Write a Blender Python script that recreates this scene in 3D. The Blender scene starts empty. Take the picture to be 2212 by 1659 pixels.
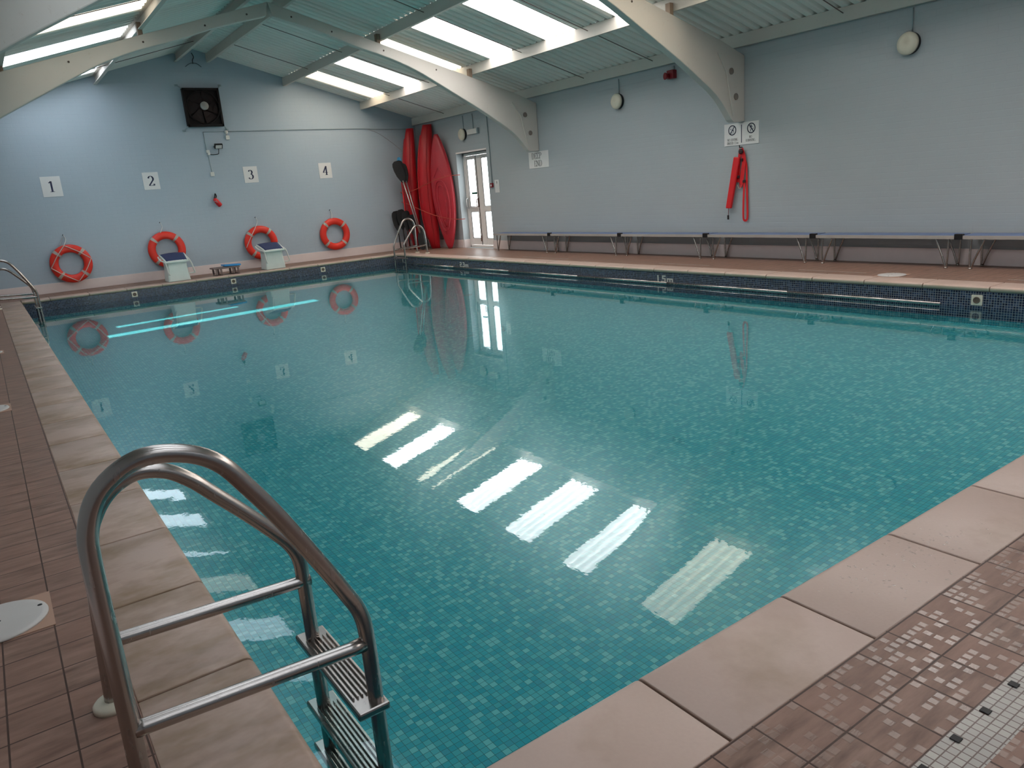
import bpy, math, random
from mathutils import Vector, Matrix
random.seed(7)
sc = bpy.context.scene
COL = sc.collection
PI = math.pi

# ------------------------------------------------------------------ camera
yaw, pitch, roll, F = 0.5937, -0.2558, -0.0811, 1618.5
cd = bpy.data.cameras.new('camera'); cam = bpy.data.objects.new('camera', cd); COL.objects.link(cam)
fw = Vector((math.sin(yaw)*math.cos(pitch), math.cos(yaw)*math.cos(pitch), math.sin(pitch)))
rt = Vector((math.cos(yaw), -math.sin(yaw), 0)); up = rt.cross(fw)
r2 = math.cos(roll)*rt + math.sin(roll)*up
u2 = -math.sin(roll)*rt + math.cos(roll)*up
M = Matrix((( r2.x, u2.x, -fw.x, -0.4205), (r2.y, u2.y, -fw.y, -1.3167), (r2.z, u2.z, -fw.z, 1.312), (0, 0, 0, 1)))
cam.matrix_world = M
cd.sensor_fit = 'HORIZONTAL'; cd.sensor_width = 36; cd.lens = F/2212*36; cd.clip_start = .02; cd.clip_end = 200
sc.camera = cam

# ------------------------------------------------------------------ world, sun, exposure
sc.view_settings.view_transform = 'Standard'
sc.view_settings.look = 'None'
sc.view_settings.gamma = 1
sc.view_settings.use_curve_mapping = False
sc.view_settings.exposure = 0.12
wd = bpy.data.worlds.new('overcast_sky'); sc.world = wd; wd.use_nodes = True
bg = wd.node_tree.nodes['Background']; bg.inputs[0].default_value = (.93, .96, 1, 1); bg.inputs[1].default_value = 6.0
sd = bpy.data.lights.new('sun', 'SUN'); sun = bpy.data.objects.new('sun', sd); COL.objects.link(sun)
sd.energy = 110.0; sd.angle = math.radians(.05); sd.color = (1, .97, .9)
SUN_DIR = Vector((0.0, 1.0, -0.20)).normalized()
sun.rotation_euler = SUN_DIR.to_track_quat('-Z', 'Y').to_euler()
SKY_E = 9.5        # radiance of the daylit rooflights

# ------------------------------------------------------------------ dimensions
W, L = 7.59, 15.0          # pool inside the coping
XR, XL, YF, YN = 9.107, -1.095, 16.2, -4.2
XA, SL = 4.006, .2888      # ridge x, roof slope
RZ = 4.616                 # underside of sheets at the ridge
ZW = -.223                 # water level
def roofz(x, h=RZ): return h - SL*abs(x-XA)
def fr_top(x): return roofz(x, 4.386)

# ------------------------------------------------------------------ node helpers
class N:
    def __init__(s, name):
        s.m = bpy.data.materials.new(name); s.m.use_nodes = True
        s.t = s.m.node_tree; s.t.nodes.clear()
        s.out = s.t.nodes.new('ShaderNodeOutputMaterial')
    def n(s, typ, **k):
        x = s.t.nodes.new('ShaderNode'+typ)
        for a, b in k.items(): setattr(x, a, b)
        return x
    def l(s, a, b): s.t.links.new(a, b)
    def put(s, inp, v):
        if hasattr(v, 'is_output'): s.l(v, inp)
        else: inp.default_value = v
    def math(s, op, a, b=0.0, c=None):
        x = s.n('Math', operation=op); s.put(x.inputs[0], a); s.put(x.inputs[1], b)
        if c is not None: s.put(x.inputs[2], c)
        return x.outputs[0]
    def mix(s, fac, a, b):
        x = s.n('Mix', data_type='RGBA'); s.put(x.inputs[0], fac); s.put(x.inputs[6], a); s.put(x.inputs[7], b)
        return x.outputs[2]
    def ramp(s, fac, stops, interp='LINEAR'):
        x = s.n('ValToRGB'); e = x.color_ramp.elements; x.color_ramp.interpolation = interp
        while len(e) > 1: e.remove(e[0])
        e[0].position = stops[0][0]; e[0].color = stops[0][1]
        for p, c in stops[1:]:
            k = e.new(p); k.color = c
        s.put(x.inputs[0], fac); return x.outputs[0]
    def pos(s):
        g = s.n('TexCoord'); sp = s.n('SeparateXYZ'); s.l(g.outputs['Object'], sp.inputs[0])
        return g.outputs['Object'], sp.outputs[0], sp.outputs[1], sp.outputs[2]
    def noise(s, vec, scale, detail=3, rough=.5, sc3=None):
        if sc3:
            mp = s.n('Mapping'); mp.inputs['Scale'].default_value = sc3; s.l(vec, mp.inputs[0]); vec = mp.outputs[0]
        x = s.n('TexNoise'); s.l(vec, x.inputs['Vector']); x.inputs['Scale'].default_value = scale
        x.inputs['Detail'].default_value = detail; x.inputs['Roughness'].default_value = rough
        return x.outputs[0]
    def comb(s, a, b, c=0.0):
        x = s.n('CombineXYZ'); s.put(x.inputs[0], a); s.put(x.inputs[1], b); s.put(x.inputs[2], c); return x.outputs[0]
    def wn(s, vec):
        x = s.n('TexWhiteNoise'); s.l(vec, x.inputs['Vector']); return x.outputs['Value']
    def bump(s, h, strength, dist=.01):
        x = s.n('Bump'); s.l(h, x.inputs['Height']); x.inputs['Strength'].default_value = strength
        x.inputs['Distance'].default_value = dist; return x.outputs[0]
    def bsdf(s, col, rough=.5, metal=0.0, normal=None, spec=.5, **k):
        b = s.n('BsdfPrincipled'); s.put(b.inputs['Base Color'], col); s.put(b.inputs['Roughness'], rough)
        b.inputs['Metallic'].default_value = metal; b.inputs['Specular IOR Level'].default_value = spec
        if normal is not None: s.l(normal, b.inputs['Normal'])
        for a, v in k.items(): s.put(b.inputs[a], v)
        s.l(b.outputs[0], s.out.inputs[0]); return s.m

def rgb(r, g, b): return (r, g, b, 1)
MATS = {}
def simple(name, col, rough=.5, metal=0.0, var=.08, spec=.5, nscale=6.0, bump=0.0):
    if name in MATS: return MATS[name]
    n = N(name); p, x, y, z = n.pos()
    f = n.noise(p, nscale, 4)
    c = n.mix(n.math('MULTIPLY', f, 1.0), rgb(*[v*(1-var) for v in col]), rgb(*[min(1, v*(1+var)) for v in col]))
    nm = n.bump(n.noise(p, nscale*8, 3), bump, .005) if bump else None
    MATS[name] = n.bsdf(c, rough, metal, nm, spec); return MATS[name]

def grid(n, u, v, pu, pv, gw, ou=0.0, ov=0.0):
    """returns (grout mask 0/1, cell vector, fu, fv)"""
    a = n.math('DIVIDE', n.math('SUBTRACT', u, ou), pu); b = n.math('DIVIDE', n.math('SUBTRACT', v, ov), pv)
    fu = n.math('FRACT', a); fv = n.math('FRACT', b)
    cu = n.math('FLOOR', a); cv = n.math('FLOOR', b)
    du = n.math('MULTIPLY', n.math('SUBTRACT', .5, n.math('ABSOLUTE', n.math('SUBTRACT', fu, .5))), pu)
    dv = n.math('MULTIPLY', n.math('SUBTRACT', .5, n.math('ABSOLUTE', n.math('SUBTRACT', fv, .5))), pv)
    d = n.math('MINIMUM', du, dv)
    return n.math('LESS_THAN', d, gw/2), n.comb(cu, cv), d, fu, fv

def mat_pool(name, wall):
    n = N(name); p, x, y, z = n.pos()
    if wall: u = n.math('ADD', x, y); v = z
    else: u = x; v = y
    g, cell, d, _, _ = grid(n, u, v, .0315, .0315, .0022)
    r = n.wn(cell)
    teal = n.ramp(r, [(0, rgb(.020, .262, .312)), (.18, rgb(.030, .29, .332)), (.40, rgb(0.052, 0.308, 0.334)),
                      (.58, rgb(0.068, 0.336, 0.357)), (.74, rgb(0.136, 0.405, 0.414)), (.90, rgb(0.036, 0.253, 0.305))], 'CONSTANT')
    big = n.noise(p, .5, 2)
    teal = n.mix(n.math('MULTIPLY', big, .25), teal, rgb(.05, .28, .33))
    c = n.mix(g, teal, rgb(.035, .12, .12))
    if wall:
        g2, cell2, d2, _, _ = grid(n, u, v, .0245, .0245, .0035, 0, -.053)
        blue = n.ramp(n.wn(cell2), [(0, rgb(.010, .013, .035)), (.25, rgb(.016, .027, .065)), (.5, rgb(.028, .045, .095)),
                                    (.7, rgb(.04, .06, .11)), (.85, rgb(.012, .015, .035))], 'CONSTANT')
        b = n.mix(g2, blue, rgb(.26, .27, .28))
        c = n.mix(n.math('GREATER_THAN', z, -.33), c, b)
    return n.bsdf(c, .25, 0, None, .3)

def mat_deck():
    n = N('deck_tile'); p, x, y, z = n.pos()
    g, cell, d, fu, fv = grid(n, x, y, .15, .15, .005, .12, .12)
    r = n.wn(cell)
    st = n.noise(p, 13, 4, .6, (.4, 1.9, 1)); st2 = n.noise(p, 2.2, 2)
    base = n.mix(n.ramp(st, [(.3, rgb(0, 0, 0)), (.7, rgb(1, 1, 1))]), rgb(.12, .068, .052), rgb(.36, .225, .176))
    base = n.mix(n.math('MULTIPLY', r, .5), base, rgb(.31, .17, .128))
    base = n.mix(n.math('MULTIPLY', st2, .4), base, rgb(.19, .122, .095))
    # raised rounded squares of the anti slip relief
    sg, scell, sd_, sfu, sfv = grid(n, x, y, .03, .03, .009, .12, .12)
    pick = n.math('MULTIPLY', n.math('GREATER_THAN', n.wn(scell), .56), n.math('MULTIPLY', n.math('GREATER_THAN', x, -.32), n.math('LESS_THAN', y, .3)))
    sm = n.n('MapRange'); n.l(sd_, sm.inputs[0]); sm.inputs[1].default_value = .002; sm.inputs[2].default_value = .005
    hgt = n.math('MULTIPLY', pick, sm.outputs[0])
    col = n.mix(n.math('MULTIPLY', hgt, .10), base, rgb(.11, .075, .06))
    col = n.mix(g, col, rgb(.07, .042, .034))
    h2 = n.math('SUBTRACT', hgt, n.math('MULTIPLY', g, 1.5))
    nm = n.bump(h2, .5, .0018)
    ro = n.math('SUBTRACT', n.math('MULTIPLY_ADD', st, .16, .36), n.math('MULTIPLY', hgt, .16))
    return n.bsdf(col, ro, 0, nm, .3, **{'Specular IOR Level': n.math('MULTIPLY_ADD', hgt, .35, .16)})

def mat_mosaic():
    n = N('white_mosaic'); p, x, y, z = n.pos()
    g, cell, d, fu, fv = grid(n, x, y, .0235, .0235, .003, .12, -.63)
    c = n.mix(n.wn(cell), rgb(.33, .295, .265), rgb(.40, .36, .32))
    c = n.mix(g, c, rgb(.09, .05, .04))
    return n.bsdf(c, .3, 0, None, .4)

def mat_brick(name, vertical_axis_u, c1, c2):
    n = N(name); p, x, y, z = n.pos()
    u = y if vertical_axis_u == 'y' else x
    b = n.n('TexBrick'); n.l(n.comb(u, z), b.inputs['Vector']); b.inputs['Scale'].default_value = 1
    b.inputs['Brick Width'].default_value = .225; b.inputs['Row Height'].default_value = .0745
    b.inputs['Mortar Size'].default_value = .005; b.inputs['Mortar Smooth'].default_value = 1
    b.inputs['Color1'].default_value = rgb(1, 1, 1); b.inputs['Color2'].default_value = rgb(.97, .97, .97)
    b.inputs['Mortar'].default_value = rgb(0, 0, 0)
    ns = n.noise(p, 1.2, 3); nf = n.noise(p, 40, 3)
    c = n.mix(ns, rgb(*c1), rgb(*c2))
    bw = n.n('RGBToBW'); n.l(b.outputs['Color'], bw.inputs[0])
    c = n.mix(n.math('MULTIPLY', n.math('SUBTRACT', 1.0, bw.outputs[0]), .035), c, rgb(.20, .24, .27))
    h = n.math('ADD', bw.outputs[0], n.math('MULTIPLY', nf, .35))
    return n.bsdf(c, .55, 0, n.bump(h, .32, .003), .3)

def mat_coping():
    n = N('coping_stone'); p, x, y, z = n.pos()
    a = n.noise(p, 3.0, 4); f = n.noise(p, 90, 2); s = n.noise(p, 1.3, 5, .7)
    c = n.mix(a, rgb(.455, .325, .268), rgb(.55, .405, .345))
    st = n.math('MULTIPLY', n.math('LESS_THAN', x, .05), n.ramp(n.noise(p, 2.6, 4, .7, (1, 1.8, 1)), [(.40, rgb(.1, .1, .1)), (.66, rgb(.95, .95, .95))]))
    c = n.mix(st, c, rgb(.30, .20, .13))
    c = n.mix(n.ramp(s, [(.56, rgb(0, 0, 0)), (.74, rgb(.6, .6, .6))]), c, rgb(.34, .23, .16))
    c = n.mix(n.math('MULTIPLY', f, .15), c, rgb(.25, .19, .15))
    # darker green tint on the nosing under the lip
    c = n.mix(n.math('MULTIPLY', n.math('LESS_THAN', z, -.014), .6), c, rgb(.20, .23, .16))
    return n.bsdf(c, .42, 0, n.bump(f, .12, .002), .35)

def mat_sheet():
    n = N('corrugated_sheet'); p, x, y, z = n.pos()
    a = n.noise(p, 1.5, 4); b = n.noise(p, 9, 3, .6, (.25, 2.5, 1))
    c = n.mix(a, rgb(.74, .71, .66), rgb(.80, .77, .72))
    c = n.mix(n.math('MULTIPLY', b, .40), c, rgb(.55, .57, .54))
    return n.bsdf(c, .6, 0, None, .25)

def mat_white_paint(name='white_paint', c=(.56, .53, .49)):
    n = N(name); p, x, y, z = n.pos()
    a = n.noise(p, 2.5, 4); b = n.noise(p, 22, 4, .7)
    col = n.mix(a, rgb(*[v*.9 for v in c]), rgb(*c))
    col = n.mix(n.ramp(b, [(.62, rgb(0, 0, 0)), (.75, rgb(.35, .35, .35))]), col, rgb(.34, .26, .19))
    return n.bsdf(col, .5, 0, None, .3)

def mat_rooflight(name, col, e):
    n = N(name); p, x, y, z = n.pos()
    a = n.noise(p, 2.0, 3); d = n.noise(p, 16, 5, .75, (.6, 1, 1))
    dirt = n.ramp(d, [(.60, rgb(1, 1, 1)), (.70, rgb(.55, .5, .42))])
    cc = n.mix(a, rgb(*[v*.8 for v in col]), rgb(*col))
    mul = n.n('Mix', data_type='RGBA', blend_type='MULTIPLY'); mul.inputs[0].default_value = 1
    n.l(cc, mul.inputs[6]); n.l(dirt, mul.inputs[7])
    return n.bsdf(mul.outputs[2], .5, 0, None, .2, **{'Emission Color': mul.outputs[2], 'Emission Strength': e})

def mat_water():
    n = N('pool_water'); p, x, y, z = n.pos()
    w = n.noise(p, 4.0, 1, .5, (1, 1.6, 1)); w2 = n.noise(p, 17, 2, .55, (1.6, .9, 1))
    h = n.math('ADD', n.math('MULTIPLY', w, .6), n.math('MULTIPLY', w2, .42))
    nm = n.bump(h, .30, .0009)
    # Fresnel reflectance of water (Schlick), the same from either side of the surface
    g = n.n('NewGeometry'); dt = n.n('VectorMath', operation='DOT_PRODUCT'); n.l(g.outputs['Incoming'], dt.inputs[0]); n.l(nm, dt.inputs[1])
    om = n.math('SUBTRACT', 1.0, n.math('ABSOLUTE', dt.outputs['Value']))
    frv = n.math('MULTIPLY_ADD', n.math('POWER', om, 5.0), .98, .02)
    tr = n.n('BsdfTransparent'); tr.inputs[0].default_value = rgb(.86, .97, .97)
    gl = n.n('BsdfGlossy'); gl.inputs['Roughness'].default_value = 0.015; n.l(nm, gl.inputs['Normal'])
    gl.inputs['Color'].default_value = rgb(.80, .86, .90)
    mx = n.n('MixShader'); n.l(frv, mx.inputs[0]); n.l(tr.outputs[0], mx.inputs[1]); n.l(gl.outputs[0], mx.inputs[2])
    n.l(mx.outputs[0], n.out.inputs[0]); return n.m

def mat_steel():
    n = N('stainless_steel'); p, x, y, z = n.pos()
    f = n.noise(p, 60, 2, .5, (1, 1, .2))
    return n.bsdf(rgb(.40, .365, .345), n.math('MULTIPLY_ADD', f, .14, .18), 1.0, None, .5)

def mat_glass():
    n = N('door_glass')
    tr = n.n('BsdfTransparent'); tr.inputs[0].default_value = rgb(.95, .98, .97)
    gl = n.n('BsdfGlossy'); gl.inputs['Roughness'].default_value = .02
    mx = n.n('MixShader'); mx.inputs[0].default_value = .07; n.l(tr.outputs[0], mx.inputs[1]); n.l(gl.outputs[0], mx.inputs[2])
    n.l(mx.outputs[0], n.out.inputs[0]); return n.m

POOLF = mat_pool('pool_floor_mosaic', False); POOLW = mat_pool('pool_wall_mosaic', True)
DECK = mat_deck(); MOSA = mat_mosaic(); COPE = mat_coping(); SHEET = mat_sheet()
WALLY = mat_brick('painted_brick_side', 'y', (.36, .39, .41), (.395, .425, .44))
WALLX = mat_brick('painted_brick_end', 'x', (.355, .42, .485), (.395, .46, .515))
PAINT = mat_white_paint(); SKIRT = simple('pink_grey_skirting', (.72, .61, .585), .5, 0, .06)
PURL = mat_white_paint('purlin_paint', (.58, .54, .49))
LIGHTW = mat_rooflight('rooflight_sheet', (1, .955, .92), SKY_E)
LIGHTL = mat_rooflight('rooflight_sheet_cool', (.88, .94, 1), 4.2)
LIGHTLY = mat_rooflight('dim_yellowed_rooflight_sheet', (1, .92, .78), 1.9)
LIGHTY = mat_rooflight('yellowed_rooflight_sheet', (1, .88, .70), SKY_E*.55)
WATER = mat_water(); STEEL = mat_steel(); GLASS = mat_glass()
UPVC = simple('white_door_frame', (.86, .79, .75), .35, 0, .03)
SIGNW = simple('white_sign_board', (.68, .67, .66), .4, 0, .03)
INK = simple('navy_ink', (.012, .016, .06), .5); INKG = simple('grey_ink', (.10, .10, .10), .5)
BLACK = simple('black_plastic', (.010, .009, .010), .5, 0, .08, .3); BLACKF = simple('black_fan_metal', (.006, .003, .003), .6, 0, .08, .25)
RED = simple('red_kayak_plastic', (.46, .008, .014), .38, 0, .12, .4, 2.5)
REDK = simple('faded_red_kayak_plastic', (.42, .018, .03), .34, 0, .22, .5, 3.5)
ORANGE = simple('orange_lifebuoy', (.72, .028, .012), .42, 0, .08)
BAND = simple('grey_reflective_band', (.42, .38, .34), .4)
CORD = simple('pale_cord', (.60, .42, .37), .7); CORDW = simple('white_cord', (.55, .55, .53), .7)
REDROPE = simple('red_rope', (.42, .06, .035), .7)
REDW = simple('red_webbing', (.66, .010, .014), .5); DKRED = simple('dark_red_plastic', (.20, .006, .012), .4)
CREAM = simple('cream_lens', (.62, .57, .46), .35); GREY = simple('grey_conduit', (.26, .32, .34), .5)
WHITEP = simple('white_plastic', (.66, .64, .60), .35)
BLOCKM = simple('translucent_white_block', (.58, .62, .58), .3, 0, .1)
NAVY = simple('navy_tread', (.022, .038, .11), .55, 0, .25, .4, 30, .4)
BLUEF = simple('blue_foam', (.02, .22, .50), .5); BROWNP = simple('brown_plastic_step', (.17, .12, .11), .5)
BENCHB = simple('blue_bench_top', (.13, .18, .32), .5, 0, .35); BENCHG = simple('grey_bench_edge', (.38, .34, .31), .4)
DISCM = simple('white_plastic_cover', (.52, .49, .47), .4); TANT = simple('tan_tile', (.42, .25, .18), .45)
DARK = simple('dark_joint', (.06, .04, .033), .8); OUTW = simple('wall_core', (.3, .3, .3), .8)
BLUEP = simple('blue_paddle_blade', (.03, .22, .42), .4); GREENS = simple('green_sticker', (.05, .16, .12), .5)
ALU = simple('alloy_shaft', (.5, .48, .47), .3, .8)

# ------------------------------------------------------------------ mesh helpers
class MB:
    def __init__(s): s.v = []; s.f = []; s.sm = []
    def add(s, vs, fs, smooth=False):
        o = len(s.v); s.v += [tuple(q) for q in vs]; s.f += [tuple(i+o for i in f) for f in fs]; s.sm += [smooth]*len(fs)
        return s
    def box(s, a, b):
        (x0, y0, z0), (x1, y1, z1) = a, b
        x0, x1 = sorted((x0, x1)); y0, y1 = sorted((y0, y1)); z0, z1 = sorted((z0, z1))
        vs = [(x0, y0, z0), (x1, y0, z0), (x1, y1, z0), (x0, y1, z0), (x0, y0, z1), (x1, y0, z1), (x1, y1, z1), (x0, y1, z1)]
        return s.add(vs, [(0, 3, 2, 1), (4, 5, 6, 7), (0, 1, 5, 4), (1, 2, 6, 5), (2, 3, 7, 6), (3, 0, 4, 7)])
    def obox(s, c, X, Y, Z, hx, hy, hz):
        c, X, Y, Z = map(Vector, (c, X, Y, Z)); vs = []
        for k in (-1, 1):
            for (i, j) in ((-1, -1), (1, -1), (1, 1), (-1, 1)): vs.append(c+X*hx*i+Y*hy*j+Z*hz*k)
        return s.add(vs, [(0, 3, 2, 1), (4, 5, 6, 7), (0, 1, 5, 4), (1, 2, 6, 5), (2, 3, 7, 6), (3, 0, 4, 7)])
    def prism(s, poly, fn, d0, d1, smooth=False):
        """extrude 2D polygon; fn(u,v,d)->xyz"""
        n = len(poly); vs = [fn(u, v, d0) for u, v in poly]+[fn(u, v, d1) for u, v in poly]
        fs = [tuple(range(n))[::-1], tuple(range(n, 2*n))]
        s.add(vs, fs); o = len(s.v)-2*n
        for i in range(n):
            j = (i+1) % n; s.f.append((o+i, o+j, o+n+j, o+n+i)); s.sm.append(smooth)
        return s
    def tube(s, pts, r, seg=12, closed=False, caps=True, rad=None):
        pts = [Vector(p) for p in pts]; n = len(pts); vs = []; fs = []
        nrm = None
        for i, p in enumerate(pts):
            if closed: t = pts[(i+1) % n]-pts[i-1]
            else: t = pts[min(i+1, n-1)]-pts[max(i-1, 0)]
            t.normalize()
            if nrm is None:
                a = Vector((0, 0, 1)) if abs(t.z) < .9 else Vector((1, 0, 0)); nrm = t.cross(a).normalized()
            nrm = (nrm-t*nrm.dot(t)).normalized(); b = t.cross(nrm)
            rr = rad[i] if rad else r
            for k in range(seg):
                an = 2*PI*k/seg; vs.append(p+(nrm*math.cos(an)+b*math.sin(an))*rr)
        m = n if closed else n-1
        for i in range(m):
            for k in range(seg):
                a = i*seg+k; b_ = i*seg+(k+1) % seg; c = ((i+1) % n)*seg+(k+1) % seg; d = ((i+1) % n)*seg+k
                fs.append((a, b_, c, d))
        s.add(vs, fs, True)
        if caps and not closed:
            o = len(s.v)-n*seg
            s.f.append(tuple(o+k for k in range(seg))[::-1]); s.f.append(tuple(o+(n-1)*seg+k for k in range(seg))); s.sm += [False]*2
        return s
    def cyl(s, a, b, r, seg=20, r2=None):
        return s.tube([a, b], r, seg, rad=[r, r2 if r2 is not None else r])
    def lathe(s, c, axis, prof, seg=32):
        """prof: list (dist along axis, radius)"""
        c = Vector(c); ax = Vector(axis).normalized()
        a = Vector((0, 0, 1)) if abs(ax.z) < .9 else Vector((1, 0, 0)); n1 = ax.cross(a).normalized(); n2 = ax.cross(n1)
        vs = [c+ax*h+(n1*math.cos(2*PI*k/seg)+n2*math.sin(2*PI*k/seg))*r for h, r in prof for k in range(seg)]
        fs = [(i*seg+k, i*seg+(k+1) % seg, (i+1)*seg+(k+1) % seg, (i+1)*seg+k) for i in range(len(prof)-1) for k in range(seg)]
        s.add(vs, fs, True)
        o = len(s.v)-len(vs)
        s.f.append(tuple(o+k for k in range(seg))[::-1]); s.f.append(tuple(o+(len(prof)-1)*seg+k for k in range(seg))); s.sm += [False]*2
        return s
    def obj(s, name, mat, parent=None, bevel=0.0, recalc=True, bseg=2):
        me = bpy.data.meshes.new(name); me.from_pydata(s.v, [], s.f); me.update()
        if recalc:
            import bmesh
            bm = bmesh.new(); bm.from_mesh(me); bmesh.ops.recalc_face_normals(bm, faces=bm.faces); bm.to_mesh(me); bm.free()
        if len(me.polygons) == len(s.sm): me.polygons.foreach_set('use_smooth', s.sm)
        me.materials.append(mat)
        o = bpy.data.objects.new(name, me); COL.objects.link(o)
        if parent: o.parent = parent; o.matrix_parent_inverse = parent.matrix_basis.inverted()
        if bevel:
            md = o.modifiers.new('bevel', 'BEVEL'); md.width = bevel; md.segments = bseg; md.limit_method = 'ANGLE'; md.angle_limit = math.radians(40)
        return o

def smoothpts(P, sub=6):
    P = [Vector(p) for p in P]; out = []
    for i in range(len(P)-1):
        p0 = P[max(i-1, 0)]; p1 = P[i]; p2 = P[i+1]; p3 = P[min(i+2, len(P)-1)]
        for k in range(sub):
            t = k/sub
            out.append(.5*((2*p1)+(-p0+p2)*t+(2*p0-5*p1+4*p2-p3)*t*t+(-p0+3*p1-3*p2+p3)*t**3))
    out.append(P[-1]); return out

def tag(o, label, cat, group=None, kind=None):
    o['label'] = label; o['category'] = cat
    if group: o['group'] = group
    if kind: o['kind'] = kind
    return o
def thing(name, loc, label, cat, group=None, rz=0):
    o = bpy.data.objects.new(name, None); COL.objects.link(o); o.location = loc; o.rotation_euler = (0, 0, rz)
    o.empty_display_size = .1
    return tag(o, label, cat, group)
def struct(mb, name, mat, parent=None, **k):
    o = mb.obj(name, mat, parent, **k)
    if parent is None: o['kind'] = 'structure'
    return o
def copy_tree(o, loc=None, label=None, parent=None, basis=None):
    c = o.copy(); COL.objects.link(c)
    if parent: c.parent = parent
    for ch in list(o.children): copy_tree(ch, parent=c)
    if loc is not None: c.location = loc
    if label: c['label'] = label
    return c

# ================================================================== ROOM SHELL

CW = .325                  # coping width
fl = MB()
for a, b in (((XL, YN), (-CW, YF)), ((W+CW, YN), (XR, YF)), ((-CW, YN), (W+CW, -.73)), ((-CW, -.63), (W+CW, -CW)), ((-CW, L+CW), (W+CW, YF))):
    fl.box((a[0], a[1], -.12), (b[0], b[1], 0))
struct(fl, 'floor', DECK)
struct(MB().box((-CW, -.73, -.12), (W+CW, -.63, 0)), 'trim_1', MOSA)

# pool shell
R_ = .012; D0, D1 = -.86, -1.1
# floor shaped to rise towards the far and right sides, imitating refraction
def floor_z(x, y):
    a = max(0, (x-1)/6.6); b = max(0, (y-3)/12); t = min(1, (a**3+b**3)**(1/3)); t = t*t*(3-2*t)*.5+t*.5
    return -.84+.46*t
pf = MB(); NX, NY = 30, 48
pf.add([(-R_+(W+2*R_)*i/NX, -R_+(L+2*R_)*j/NY, floor_z(W*i/NX, L*j/NY)) for j in range(NY+1) for i in range(NX+1)],
       [(j*(NX+1)+i, j*(NX+1)+i+1, (j+1)*(NX+1)+i+1, (j+1)*(NX+1)+i) for j in range(NY) for i in range(NX)], True)
struct(pf, 'pool_floor', POOLF, recalc=False)
def pwall(name, a, b, o, d0, d1):
    (x0, y0), (x1, y1) = a, b; ox, oy = o
    m = MB(); v = []
    for (ex, ey) in ((0, 0), (ox, oy)):
        v += [(x0+ex, y0+ey, d0-.05), (x1+ex, y1+ey, d1-.05), (x1+ex, y1+ey, -.053), (x0+ex, y0+ey, -.053)]
    m.add(v, [(0, 1, 2, 3), (7, 6, 5, 4), (3, 2, 6, 7), (0, 4, 5, 1), (0, 3, 7, 4), (1, 5, 6, 2)])
    struct(m, name, POOLW)
pwall('wall_pool_left', (-R_, -R_), (-R_, L+R_), (-.2, 0), D1, D1)
pwall('wall_pool_right', (W+R_, -R_), (W+R_, L+R_), (.2, 0), D1, D1)
pwall('wall_pool_near', (-R_, -R_), (W+R_, -R_), (0, -.2), D0, D0)
pwall('wall_pool_far', (-R_, L+R_), (W+R_, L+R_), (0, .2), D1, D1)

# coping stones: bullnosed slabs with open joints
def coping(name, fn, s0, s1, first, pitch, jw=.009):
    prof = [(0, -.05), (0, 0)] + [(CW-.028, 0)]
    for k in range(1, 7):
        an = PI/2-k*PI/2/6*1.5
        prof.append((CW-.028+.028*math.cos(an), -.028+.028*math.sin(an)))
    prof += [(CW-.03, -.053)]
    js = [s0]; t = first
    while t < s1-.05:
        if t > s0+.05: js.append(t)
        t += pitch
    js.append(s1)
    m = MB()
    for a, b in zip(js[:-1], js[1:]):
        m.prism(prof, fn, a+jw/2, b-jw/2, True)
    o = struct(m, name, COPE, bevel=.004)
    j = MB().prism([(0.002, -.052), (0.002, -.012), (CW-.03, -.012), (CW-.018, -.03), (CW-.03, -.052)], fn, s0, s1)
    j.obj('mortar_bed', DARK, o)
coping('trim_2', lambda u, v, d: (-CW+u, d, v), 0-CW, L+CW, .205-.625, .625)
coping('trim_3', lambda u, v, d: (d, -CW+u, v), 0, W, .175-.625, .6225)
coping('trim_4', lambda u, v, d: (W+CW-u, d, v), -CW, L+CW, .1-.65, .65)
coping('trim_5', lambda u, v, d: (d, L+CW-u, v), 0, W, .45-.65, .65)

# water
wm = MB(); wm.add([(-R_, -R_, ZW), (W+R_, -R_, ZW), (W+R_, L+R_, ZW), (-R_, L+R_, ZW)], [(0, 1, 2, 3)])
wo = wm.obj('pool_water', WATER, recalc=False)
tag(wo, 'clear turquoise water filling the swimming pool', 'water', kind='stuff')

# end wall with gable
T = .25
gable = [(XL-T, -.12), (XR+T, -.12), (XR+T, roofz(XR)+.05), (XR, roofz(XR)+.05), (XA, RZ+.05), (XL, roofz(XL)+.05), (XL-T, roofz(XL)+.05)]
struct(MB().prism(gable, lambda u, v, d: (u, d, v), YF, YF+T), 'wall_far', WALLX)
# near wall behind the camera, with two thin slots added to cast sun streaks underwater
nw = MB()
def nq(*poly): nw.prism(list(poly), lambda u, v, d: (u, d, v), YN-.03, YN)
def nb(x0, z0, x1, z1): nq((x0, z0), (x1, z0), (x1, z1), (x0, z1))
nb(XL-T, -.12, XR+T, 2.74); nb(XL-T, 2.74, .95, 2.93); nb(4.5, 2.74, XR+T, 2.93)
nq((.95, 2.74), (4.5, 2.74), (4.5, 2.828), (.95, 2.742)); nq((.95, 2.805), (4.5, 2.90), (4.5, 2.93), (.95, 2.93))
nb(XL-T, 2.93, 1.19, 3.06); nb(3.27, 2.93, XR+T, 3.06)
nq((1.19, 2.93), (3.27, 2.93), (3.27, 3.005), (1.19, 2.942)); nq((1.19, 2.99), (3.27, 3.04), (3.27, 3.06), (1.19, 3.06))
nb(XL-T, 3.06, XR+T, roofz(XR)+.05)
nw.prism([(XL-T, roofz(XR)+.05), (XR+T, roofz(XR)+.05), (XR, roofz(XR)+.06), (XA, RZ+.05), (XL, roofz(XR)+.06)], lambda u, v, d: (u, d, v), YN-.03, YN)
struct(nw, 'wall_near', WALLX)
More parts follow.
